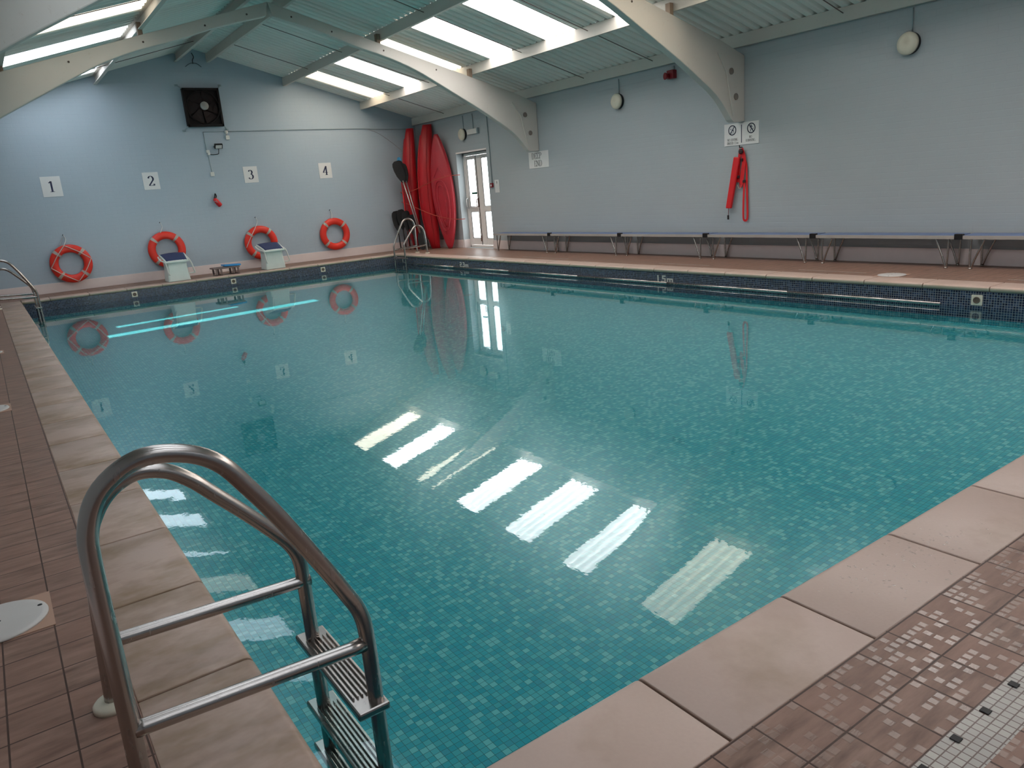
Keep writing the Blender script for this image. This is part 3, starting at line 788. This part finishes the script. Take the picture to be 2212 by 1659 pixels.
for i, j in ((-1, -1), (1, -1), (1, 1), (-1, 1)):
    m = MB().tube([(fx+i*.36, YF-.12, fz+j*.37), (fx+i*.44, YF-.03, fz+j*.45), (fx+i*.44, YF, fz+j*.45)], .012, 8)
    m.box((fx+i*.44-.035, YF-.006, fz+j*.45-.02), (fx+i*.44+.035, YF, fz+j*.45+.02)).obj('fixing_arm', GREY, t)
t = thing('floodlight', (4.23, YF, 2.66), 'small black framed floodlight on the far wall below the fan', 'light')
c = Vector((4.23, YF-.10, 2.665)); X = Vector((1, 0, 0)); Y = Vector((0, -.8, -.6)); Z = Vector((0, -.6, .8))
MB().obox(c, X, Y, Z, .085, .025, .055).obj('housing', BLACK, t, bevel=.012)
MB().obox(c+Y*.027, X, Y, Z, .065, .003, .038).obj('lens', simple('pale_lens', (.62, .60, .58), .3), t)
MB().tube([(4.15, YF-.10, 2.66), (4.15, YF-.01, 2.66), (4.31, YF-.01, 2.66), (4.31, YF-.10, 2.66)], .008, 8).obj('bracket', BLACK, t)
MB().tube(smoothpts([(4.235, YF-.07, 2.62), (4.235, YF-.03, 2.55), (4.22, YF-.02, 2.51), (4.12, YF-.02, 2.50), (4.05, YF-.02, 2.505)], 5), .007, 8).obj('lead', BLACK, t)
def boxthing(name, label, cat, parts, loc):
    t = thing(name, loc, label, cat)
    for nm, mat, mb, bv in parts: mb.obj(nm, mat, t, bevel=bv)
    return t
boxthing('junction_box', 'white junction box with round cover below the right corner of the fan', 'box',
    [('box', WHITEP, MB().box((4.435, YF-.04, 2.80), (4.515, YF, 2.885)), .006), ('round_cover', WHITEP, MB().lathe((4.465, YF, 2.955), (0, -1, 0), [(0, .038), (.03, .036), (.032, 0)], 20), 0),
     ('cable', simple('pale_cable', (.5, .42, .38), .5), MB().tube([(4.468, YF-.015, 2.93), (4.472, YF-.015, 2.88)], .010, 8), 0)], (4.47, YF, 2.84))
boxthing('wall_socket', 'small white plug socket left of the floodlight', 'socket',
    [('socket_plate', WHITEP, MB().box((3.98, YF-.03, 2.54), (4.05, YF, 2.60)), .008), ('plug', WHITEP, MB().box((3.995, YF-.06, 2.49), (4.045, YF-.01, 2.545)), .008)], (4.01, YF, 2.55))
boxthing('switch_box', 'small square white switch box on the far wall between signs 2 and 3', 'switch',
    [('box', WHITEP, MB().box((3.985, YF-.035, 2.055), (4.065, YF, 2.14)), .005)], (4.02, YF, 2.1))
tag(MB().tube([(3.985, YF-.01, 2.97), (3.99, YF-.01, 2.60)], .007, 6).tube([(4.01, YF-.01, 2.49), (4.025, YF-.01, 2.14)], .006, 6).tube([(3.985, YF-.01, 2.97), (4.43, YF-.01, 2.965)], .006, 6).obj('conduit', GREY),
    'thin grey conduit dropping beside the floodlight on the far wall', 'conduit')
tag(MB().tube(smoothpts([(4.49, YF-.012, 2.965), (5.6, YF-.012, 2.97), (6.7, YF-.012, 2.965), (7.6, YF-.012, 2.955), (8.2, YF-.012, 2.93), (9.08, YF-.012, 2.92)], 6), .010, 8).obj('wall_cable', GREY),
    'long grey cable running along the far wall to the kayak corner', 'cable')
tag(MB().tube(smoothpts([(7.75, YF-.014, 2.95), (8.05, YF-.014, 2.85), (8.4, YF-.014, 2.62), (8.65, YF-.014, 2.42)], 6), .005, 6).obj('sagging_cord', simple('pinkish_cord', (.36, .33, .35), .6)),
    'thin cord sagging across the far wall towards the kayaks', 'cord')
m = MB().tube(smoothpts([(4.02, YF-.03, 4.54), (4.05, YF-.03, 4.46), (4.02, YF-.03, 4.40), (4.02, YF-.01, 4.33)], 5), .009, 8)
m.tube(smoothpts([(3.86, YF-.01, 4.27), (3.95, YF-.02, 4.33), (4.02, YF-.02, 4.34), (4.10, YF-.02, 4.33), (4.18, YF-.01, 4.27)], 5), .006, 6)
tag(m.obj('gable_hook', simple('dark_wire', (.03, .035, .04), .5)), 'small black wire hook under the gable apex', 'hook')

# throw bag
t = thing('throw_bag', (4.03, YF, 1.49), 'small red throw bag hanging below the white switch box', 'bag')
ax = Vector((.55, 0, -.83)).normalized(); c = Vector((3.965, YF-.06, 1.585))
MB().lathe(c, ax, [(0, .02), (.01, .036), (.06, .047), (.13, .050), (.185, .048), (.20, .03)], 20).obj('bag_body', REDW, t)
MB().tube([c+Vector((.02, -.048, -.04)), c+Vector((.05, -.052, -.09)), c+Vector((-.02, -.045, -.05))], .005, 6).obj('drawcord', CORDW, t)
MB().tube(smoothpts([c+Vector((0, 0, 0)), c+Vector((.02, 0, .05)), c+Vector((.04, .02, .10)), c+Vector((.06, .03, .05)), c+Vector((.03, 0, .0))], 4), .012, 8).obj('hanging_loop', BLACK, t)

# ================================================================== RIGHT WALL FITTINGS
def lamp(y, z, label, wire_top):
    t = thing('bulkhead_lamp', (XR, y, z), label, 'lamp', 'round wall lamps')
    MB().lathe((XR, y, z), (-1, 0, 0), [(0, .125), (.05, .125), (.06, .118)], 36).obj('backplate', BLACK, t)
    MB().lathe((XR-.05, y, z), (-1, 0, 0), [(0, .128), (.02, .128), (.04, .115), (.052, .08), (.058, .0)], 36).obj('diffuser', CREAM, t)
    MB().tube([(XR-.012, y-.02, z+.12), (XR-.012, y-.02, wire_top)], .008, 8).obj('conduit', GREY, t)
lamp(13.93, 2.56, 'round cream wall lamp above the glazed door, beside the emergency light', 2.96)
lamp(8.80, 2.60, 'round cream wall lamp between the two concrete frame legs', 2.96)
lamp(3.77, 2.59, 'round cream wall lamp at the far right of the photo', 2.98)
t = thing('emergency_light', (XR, 13.5, 2.58), 'slim white emergency light on the right wall above the door', 'light')
MB().box((XR-.055, 13.32, 2.53), (XR, 13.72, 2.64)).obj('body', WHITEP, t, bevel=.01)
MB().box((XR-.057, 13.27, 2.525), (XR, 13.32, 2.645)).obj('end_cap', GREY, t, bevel=.006)
MB().tube([(XR-.012, 13.5, 2.64), (XR-.012, 13.5, 2.96)], .008, 8).obj('conduit', GREY, t)
t = thing('fire_call_point', (XR, 12.93, 1.39), 'red fire call point on the wall beside the glazed door', 'alarm')
MB().box((XR-.04, 12.885, 1.345), (XR, 12.975, 1.44)).obj('body', DKRED, t, bevel=.006)
MB().box((XR-.042, 12.91, 1.37), (XR-.038, 12.95, 1.41)).obj('glass_window', SIGNW, t)
MB().tube([(XR-.012, 12.92, 1.44), (XR-.012, 12.92, 2.2), (XR-.012, 12.935, 2.96)], .010, 8).obj('conduit', GREY, t)
t = thing('notice', (XR, 12.74, 1.34), 'small white notice next to the red fire call point', 'notice')
MB().box((XR-.006, 12.66, 1.23), (XR, 12.83, 1.50)).obj('board', SIGNW, t)
MB().box((XR-.008, 12.735, 1.42), (XR-.006, 12.755, 1.47)).obj('printed_mark', INKG, t)
t = thing('alarm_sounder', (XR, 7.55, 2.85), 'dark red fire alarm sounder under the eaves between the concrete frames', 'alarm')
MB().box((XR-.09, 7.46, 2.77), (XR, 7.60, 2.90)).obj('base', DKRED, t, bevel=.01)
MB().lathe((XR-.09, 7.56, 2.815), (-1, .3, 0), [(0, .035), (.03, .04), (.06, .055), (.064, .05)], 20).obj('horn', DKRED, t)
MB().box((XR-.03, 7.50, 2.90), (XR, 7.54, 2.96)).obj('bracket', GREY, t)

# rescue tube with harness, hanging
t = thing('rescue_tube', (XR, 6.25, 1.6), 'bright red rescue tube and harness hanging under the NO RUNNING sign', 'rescue tube')
def strap(pts, w, th=.004):
    """ribbon hanging against the wall: pts (y,z,off)"""
    m = MB(); P = smoothpts([(y, z, o) for y, z, o in pts], 4); vs = []
    for i, p in enumerate(P):
        a = P[min(i+1, len(P)-1)]-P[max(i-1, 0)]; l_ = math.hypot(a.x, a.y) or 1; ny, nz = -a.y/l_*w/2, a.x/l_*w/2
        for s_ in (-1, 1):
            for o in (0, th): vs.append((XR-p.z-o, p.x+s_*ny, p.y+s_*nz))
    fs = []
    for i in range(len(P)-1):
        a = i*4; b = a+4
        fs += [(a, a+2, b+2, b), (a+1, b+1, b+3, a+3), (a, b, b+1, a+1), (a+2, a+3, b+3, b+2)]
    fs += [(0, 1, 3, 2), (len(vs)-4, len(vs)-2, len(vs)-1, len(vs)-3)]
    return m.add(vs, fs)
MB().prism([(6.31, 1.49), (6.20, 1.475), (6.365, .74), (6.465, .745)], lambda u, v, d: (XR-d, u, v), .035, .075).obj('foam_tube', REDW, t, bevel=.012)
MB().tube([(XR, 6.21, 1.62), (XR-.06, 6.21, 1.62), (XR-.06, 6.21, 1.65)], .008, 8).obj('wall_hook', BLACK, t)
MB().lathe((XR-.03, 6.19, 1.56), (-1, 0, 0), [(0, .035), (.03, .04), (.04, .02)], 14).obj('buckle', simple('dark_buckle', (.035, .008, .01), .4), t)
strap([(6.215, 1.60, .03), (6.245, 1.45, .02), (6.255, 1.25, .02), (6.27, 1.12, .02)], .045).obj('strap', REDW, t)
strap([(6.19, 1.60, .045), (6.15, 1.45, .03), (6.17, 1.30, .03), (6.20, 1.10, .03), (6.23, 1.07, .03)], .07).obj('harness', REDW, t)
strap([(6.17, 1.52, .025), (6.12, 1.38, .02), (6.11, 1.25, .02), (6.105, 1.05, .02), (6.10, .85, .02), (6.095, .62, .02), (6.11, .565, .02), (6.13, .555, .03), (6.15, .58, .04), (6.155, .70, .04), (6.15, .95, .035), (6.14, 1.15, .03)], .032).obj('shoulder_loop', REDW, t)
for y, z in ((6.19, 1.44), (6.255, 1.20), (6.145, 1.13)):
    MB().box((XR-.05, y-.025, z-.02), (XR-.03, y+.02, z+.02)).obj('buckle', simple('dark_buckle', (.035, .008, .01), .4), t, bevel=.004)
MB().tube([(XR-.05, 6.425, .745), (XR-.05, 6.43, .62)], .004, 6).obj('cord', DKRED, t)
MB().box((XR-.06, 6.418, .575), (XR-.045, 6.442, .64)).obj('toggle', BLACK, t)
MB().tube(smoothpts([(XR-.03, 6.27, 1.08), (XR-.03, 6.25, 1.035), (XR-.03, 6.22, 1.03), (XR-.03, 6.20, 1.08)], 4), .005, 6).obj('cord_loop', CORD, t)

# ================================================================== STARTING BLOCKS, STEP, KICKBOARD
def block(x, label):
    t = thing('starting_block', (x+.24, 15.3, 0), label, 'starting block', 'starting blocks on the far coping')
    y0, y1 = 15.12, 15.50
    m = MB(); prof = [(0, .225), (.10, .215), (.22, .20), (.34, .195), (.40, .20)]
    pts = []
    for z, hw in prof:
        cx = x+.235
        pts += [(cx-hw*.97, y0+.01, z), (cx-hw*.8, y0-.0, z), (cx+hw*.8, y0-.0, z), (cx+hw*.97, y0+.01, z), (cx+hw*.97, y1, z), (cx-hw*.97, y1, z)]
    fs = []
    for i in range(len(prof)-1):
        for k in range(6): fs.append((i*6+k, i*6+(k+1) % 6, (i+1)*6+(k+1) % 6, (i+1)*6+k))
    fs += [tuple(range(6))[::-1], tuple(range((len(prof)-1)*6, len(prof)*6))]
    m.add(pts, fs).obj('pedestal', BLOCKM, t, bevel=.02, bseg=3)
    # curved sloping platform
    def plat(w0, w1, zo, th, ya, yb):
        m = MB(); K = 10; J = 8; vs = []
        for layer in (0, -th):
            for i in range(K+1):
                v = i/K; y = ya+(yb-ya)*v
                for j in range(J+1):
                    u = j/J*2-1; hw = (w0+(w1-w0)*v)
                    z = .415+.125*v**.8*(1 if v < 1 else 1)+.018*(1-u*u)*v+zo+layer
                    vs.append((x+.235+.02*v+u*hw, y, z))
        n1 = (K+1)*(J+1); fs = []
        for i in range(K):
            for j in range(J):
                a = i*(J+1)+j; fs.append((a, a+1, a+J+2, a+J+1)); fs.append((a+n1, a+J+1+n1, a+J+2+n1, a+1+n1))
        for i in range(K):
            a = i*(J+1); fs.append((a, a+J+1, a+J+1+n1, a+n1)); a += J; fs.append((a, a+n1, a+J+1+n1, a+J+1))
        for j in range(J):
            fs.append((j, j+n1, j+1+n1, j+1)); a = K*(J+1)+j; fs.append((a, a+1, a+1+n1, a+n1))
        return m.add(vs, fs, True)
    plat(.225, .25, 0, .035, y0-.05, y1+.07).obj('platform', BLOCKM, t, bevel=.006)
    plat(.195, .225, .006, .008, y0-.035, y1+.055).obj('tread', NAVY, t)
    zf = .40
    L_ = [(x-.015, 15.56, .50), (x-.035, 15.40, .47), (x-.025, 15.28, .435), (x+.01, 15.10, .40), (x+.025, 15.09, .34), (x+.04, 15.10, .22), (x+.06, 15.12, .155), (x+.10, 15.15, .15)]
    MB().tube(smoothpts(L_, 5), .014, 10).obj('handle', WHITEP, t)
    R2 = [(x+.50, 15.56, .50), (x+.50, 15.35, .45), (x+.485, 15.12, .41), (x+.51, 15.10, .34), (x+.535, 15.11, .22), (x+.55, 15.12, .155), (x+.52, 15.15, .14), (x+.42, 15.18, .14)]
    MB().tube(smoothpts(R2, 5), .014, 10).obj('handle', WHITEP, t)
block(2.53, 'white starting block with navy tread, left of the two on the far coping')
block(4.52, 'white starting block with navy tread, right of the two on the far coping')
t = thing('plastic_step', (3.78, 15.4, 0), 'low brown plastic step on the far deck between the starting blocks', 'step')
m = MB()
for k in range(4): m.box((3.47, 15.22+k*.085, .135), (4.02, 15.29+k*.085, .165))
m.obj('top_slats', BROWNP, t, bevel=.006)
for x in (3.53, 3.63, 3.88, 3.98):
    m = MB()
    m.box((x-.018, 15.235, 0), (x+.018, 15.26, .135)).box((x-.018, 15.50, 0), (x+.018, 15.53, .135)).box((x-.018, 15.235, 0), (x+.018, 15.53, .02))
    m.obj('leg', BROWNP, t, bevel=.004)
kb = MB().prism([(0, -.14), (.30, -.15), (.42, -.10), (.44, 0), (.42, .10), (.30, .15), (0, .14)], lambda u, v, d: (3.70+u*.85, 15.36+v, .166+d+max(0, .25-u)*.06), 0, .032)
tag(kb.obj('kickboard', BLUEF, bevel=.008), 'blue foam kickboard lying on the brown step', 'kickboard')

# ================================================================== KAYAKS AND PADDLES
def kayak(base, top, w, n, wd, th, rock, mat, label, ridges=False, nose=.12):
    base, top, w, n = Vector(base), Vector(top), Vector(w).normalized(), Vector(n).normalized()
    t = thing('kayak', base, label, 'kayak', 'red kayaks standing in the corner')
    K, J = 36, 28; m = MB()
    def hw(v): return max(nose if nose < .3 else .30, math.sin(PI*min(max(v*.96+.02, 0), 1))**(.72 if nose < .3 else .5))*wd/2
    def cen(v): return base+(top-base)*v+n*rock*(1-(2*v-1)**2)
    def pt(v, a):
        c_, s_ = math.cos(a), math.sin(a); e = .75
        X = math.copysign(abs(c_)**e, c_)*hw(v); Y = math.copysign(abs(s_)**e, s_)*th/2*max(.35 if nose < .3 else .55, math.sin(PI*(v*.94+.03))**(.5 if nose < .3 else .3))
        Y += .012*math.cos(3*PI*X/wd)*math.sin(PI*v)
        return cen(v)+w*X+n*Y
    for i in range(K+1):
        for j in range(J): m.v.append(pt(i/K, 2*PI*j/J))
    for i in range(K):
        for j in range(J): m.f.append((i*J+j, i*J+(j+1) % J, (i+1)*J+(j+1) % J, (i+1)*J+j)); m.sm.append(True)
    m.f += [tuple(range(J))[::-1], tuple(range(K*J, (K+1)*J))]; m.sm += [True, True]
    m.obj('hull', mat, t)
    # seam rim around the hull
    pts = [pt(.02+.96*k/24, 0)+w*.004 for k in range(25)]+[pt(.98-.96*k/24, PI)-w*.004 for k in range(25)]
    MB().tube(pts, .011, 8, closed=True).obj('seam_rim', mat, t)
    def front(v, u):
        # point on the front face at relative width u
        a = math.acos(max(-1, min(1, math.copysign(abs(u)**(1/.75), u)))); return pt(v, a)+n*.002
    if ridges:
        for (v0, v1, ru) in ((.16, .60, .62), (.20, .56, .36)):
            pts = []
            for k in range(40):
                a = 2*PI*k/40; v = (v0+v1)/2+(v1-v0)/2*math.sin(a); u = ru*math.copysign(abs(math.cos(a))**.7, math.cos(a))
                pts.append(front(v, u))
            MB().tube(pts, .017, 8, closed=True).obj('moulded_ridge', mat, t)
        pts = [front(.23+.02*math.sin(a), .10*math.cos(a)) for a in [2*PI*k/16 for k in range(16)]]
        MB().tube(pts, .012, 8, closed=True).obj('drain_boss', mat, t)
        pts = [front(.13+.12*abs(u)*2.2, u) for u in [-.5+k/12 for k in range(13)]]
        MB().tube(pts, .014, 8).obj('moulded_ridge', mat, t)
        pts = [front(.62+.10*(1-abs(u)*1.6), u) for u in [-.55+1.1*k/12 for k in range(13)]]
        MB().tube(pts, .014, 8).obj('moulded_ridge', mat, t)
    else:
        m = MB().tube([pt(.08+.84*k/24, PI*.5)+n*.003 for k in range(25)], .014, 8); m.obj('keel_ridge', mat, t)
    return t
kayak((8.64, 15.87, 0), (8.79, 15.90, 2.90), (.5, .85, 0), (-.85, .5, 0), .50, .34, .06, RED, 'red kayak standing in the corner, leftmost and furthest back', nose=.5)
kayak((8.84, 15.28, 0), (8.97, 15.34, 2.93), (.5, .85, 0), (-.85, .5, 0), .44, .40, .10, RED, 'red kayak standing upright, in the middle of the three', nose=.5)
kayak((8.89, 14.66, 0), (8.90, 14.84, 2.66), (.42, -.9, 0), (-.9, -.42, 0), .62, .20, .0, REDK, 'faded red kayak showing its ridged hull, nearest the glazed door', True, nose=.16)

def rope(name, pts, label):
    tag(MB().tube(smoothpts(pts, 6), .008, 8).obj(name, REDROPE), label, 'rope')
rope('lashing_rope', [(9.10, 14.25, 1.69), (8.90, 14.36, 1.69), (8.70, 14.62, 1.64), (8.58, 14.95, 1.55), (8.50, 15.35, 1.45), (8.44, 15.70, 1.40), (8.42, 15.98, 1.40), (8.5, 16.19, 1.42)], 'upper red rope lashed around the three kayaks')
rope('lashing_rope', [(9.10, 14.20, .68), (8.90, 14.34, .69), (8.70, 14.62, .76), (8.58, 14.95, .86), (8.50, 15.32, .98), (8.44, 15.68, 1.10), (8.42, 15.98, 1.16), (8.5, 16.19, 1.18)], 'lower red rope lashed around the three kayaks')

def blade(c, ax, side, ln, wd, mat, parent, name='blade'):
    c, ax, side = Vector(c), Vector(ax).normalized(), Vector(side).normalized(); nn = ax.cross(side)
    pr = [(0, .12), (.12, .42), (.35, .80), (.6, .98), (.8, 1.0), (.93, .86), (1, .45)]
    poly = [(wd/2*b, ln*a) for a, b in pr]+[(-wd/2*b*.92, ln*a) for a, b in pr[::-1]]
    m = MB().prism(poly, lambda u, v, d: tuple(c+side*u+ax*v+nn*(d+.35*(u*u)/wd)), -.006, .006)
    return m.obj(name, mat, parent, bevel=.003)
def paddle(foot, head, side, mat, label, shaft=ALU, bl=.46, wd=.21, low=False):
    foot, head = Vector(foot), Vector(head); ax = (head-foot).normalized()
    t = thing('paddle', foot, label, 'paddle', 'paddles leaning in the corner')
    MB().cyl(foot+ax*(.40 if low else 0), head-ax*(bl-.06), .014, 12).obj('shaft', shaft, t)
    blade(head-ax*bl, ax, side, bl, wd, mat, t)
    if low: blade(foot+ax*.44, -ax, side, .44, wd*.9, mat, t)
paddle((8.46, 15.16, .02), (8.15, 15.54, 2.14), (.95, -.2, .2), BLACK, 'tall paddle with a black blade on top, leaning left of the kayaks', wd=.29, bl=.54, low=True)
paddle((8.55, 15.30, .02), (8.33, 15.66, 2.08), (.9, -.5, .1), BLACK, 'black bladed paddle just behind the tall one', wd=.22, bl=.48, low=True)
paddle((8.34, 15.72, .02), (8.37, 15.84, 2.24), (.5, -.8, .1), BLUEP, 'paddle with a blue blade showing behind the black ones', shaft=REDW, wd=.12, low=False)
for k, (f, h_, w_) in enumerate((((8.20, 15.92, .02), (8.18, 15.98, .97), 'leftmost of the short ones'), ((8.28, 15.80, .02), (8.26, 15.86, 1.0), 'second of the short ones'), ((8.33, 15.66, .02), (8.32, 15.72, .96), 'third of the short ones'), ((8.40, 15.50, .02), (8.38, 15.56, .86), 'rightmost of the short ones'))):
    paddle(f, h_, (.95, -.3, .15), BLACK, 'short paddle with a black blade at knee height, '+w_, shaft=BLACK, bl=.50, wd=.22)

# ================================================================== SMALL THINGS ON THE NEAR SIDE
for k, x in enumerate((1.04, 1.185, 1.33, 1.48, 1.63, 1.78)):
    m = MB().box((x-.011, -.662, 0), (x+.011, -.640, .003))
    tag(m.obj('drain_plug', BLACK, bevel=.002), 'small black drain plug in the white mosaic strip', 'plug', 'drain plugs in the mosaic strip')
dm = MB(); rnd = random.Random(3)
for k in range(210):
    a = rnd.gauss(0, 1); b = rnd.gauss(0, 1)
    x = 1.93+a*.20; y = -.16+b*.07
    if not (-.31 < y < -.035): continue
    r = rnd.uniform(.0015, .0052); rx = r*rnd.uniform(.8, 1.8); an = rnd.uniform(0, PI); K = 8
    vs = [(x, y, r*.42)]
    for (q, h) in ((.6, .30), (1.0, 0.0)):
        for i in range(K):
            t_ = 2*PI*i/K; u, v = rx*q*math.cos(t_), r*q*math.sin(t_)
            vs.append((x+u*math.cos(an)-v*math.sin(an), y+u*math.sin(an)+v*math.cos(an), r*h))
    fs = [(0, 1+i, 1+(i+1) % K) for i in range(K)]+[(1+i, 1+K+i, 1+K+(i+1) % K, 1+(i+1) % K) for i in range(K)]
    dm.add(vs, fs, True)
nd = N('water_drop'); tr = nd.n('BsdfTransparent'); gl = nd.n('BsdfGlossy'); gl.inputs['Roughness'].default_value = .03
tr.inputs[0].default_value = rgb(.93, .92, .91); mx = nd.n('MixShader'); mx.inputs[0].default_value = .16
nd.l(tr.outputs[0], mx.inputs[1]); nd.l(gl.outputs[0], mx.inputs[2]); nd.l(mx.outputs[0], nd.out.inputs[0])
tag(dm.obj('water_drops', nd.m, recalc=False), 'splashed water drops on the near coping stones', 'water', kind='stuff')
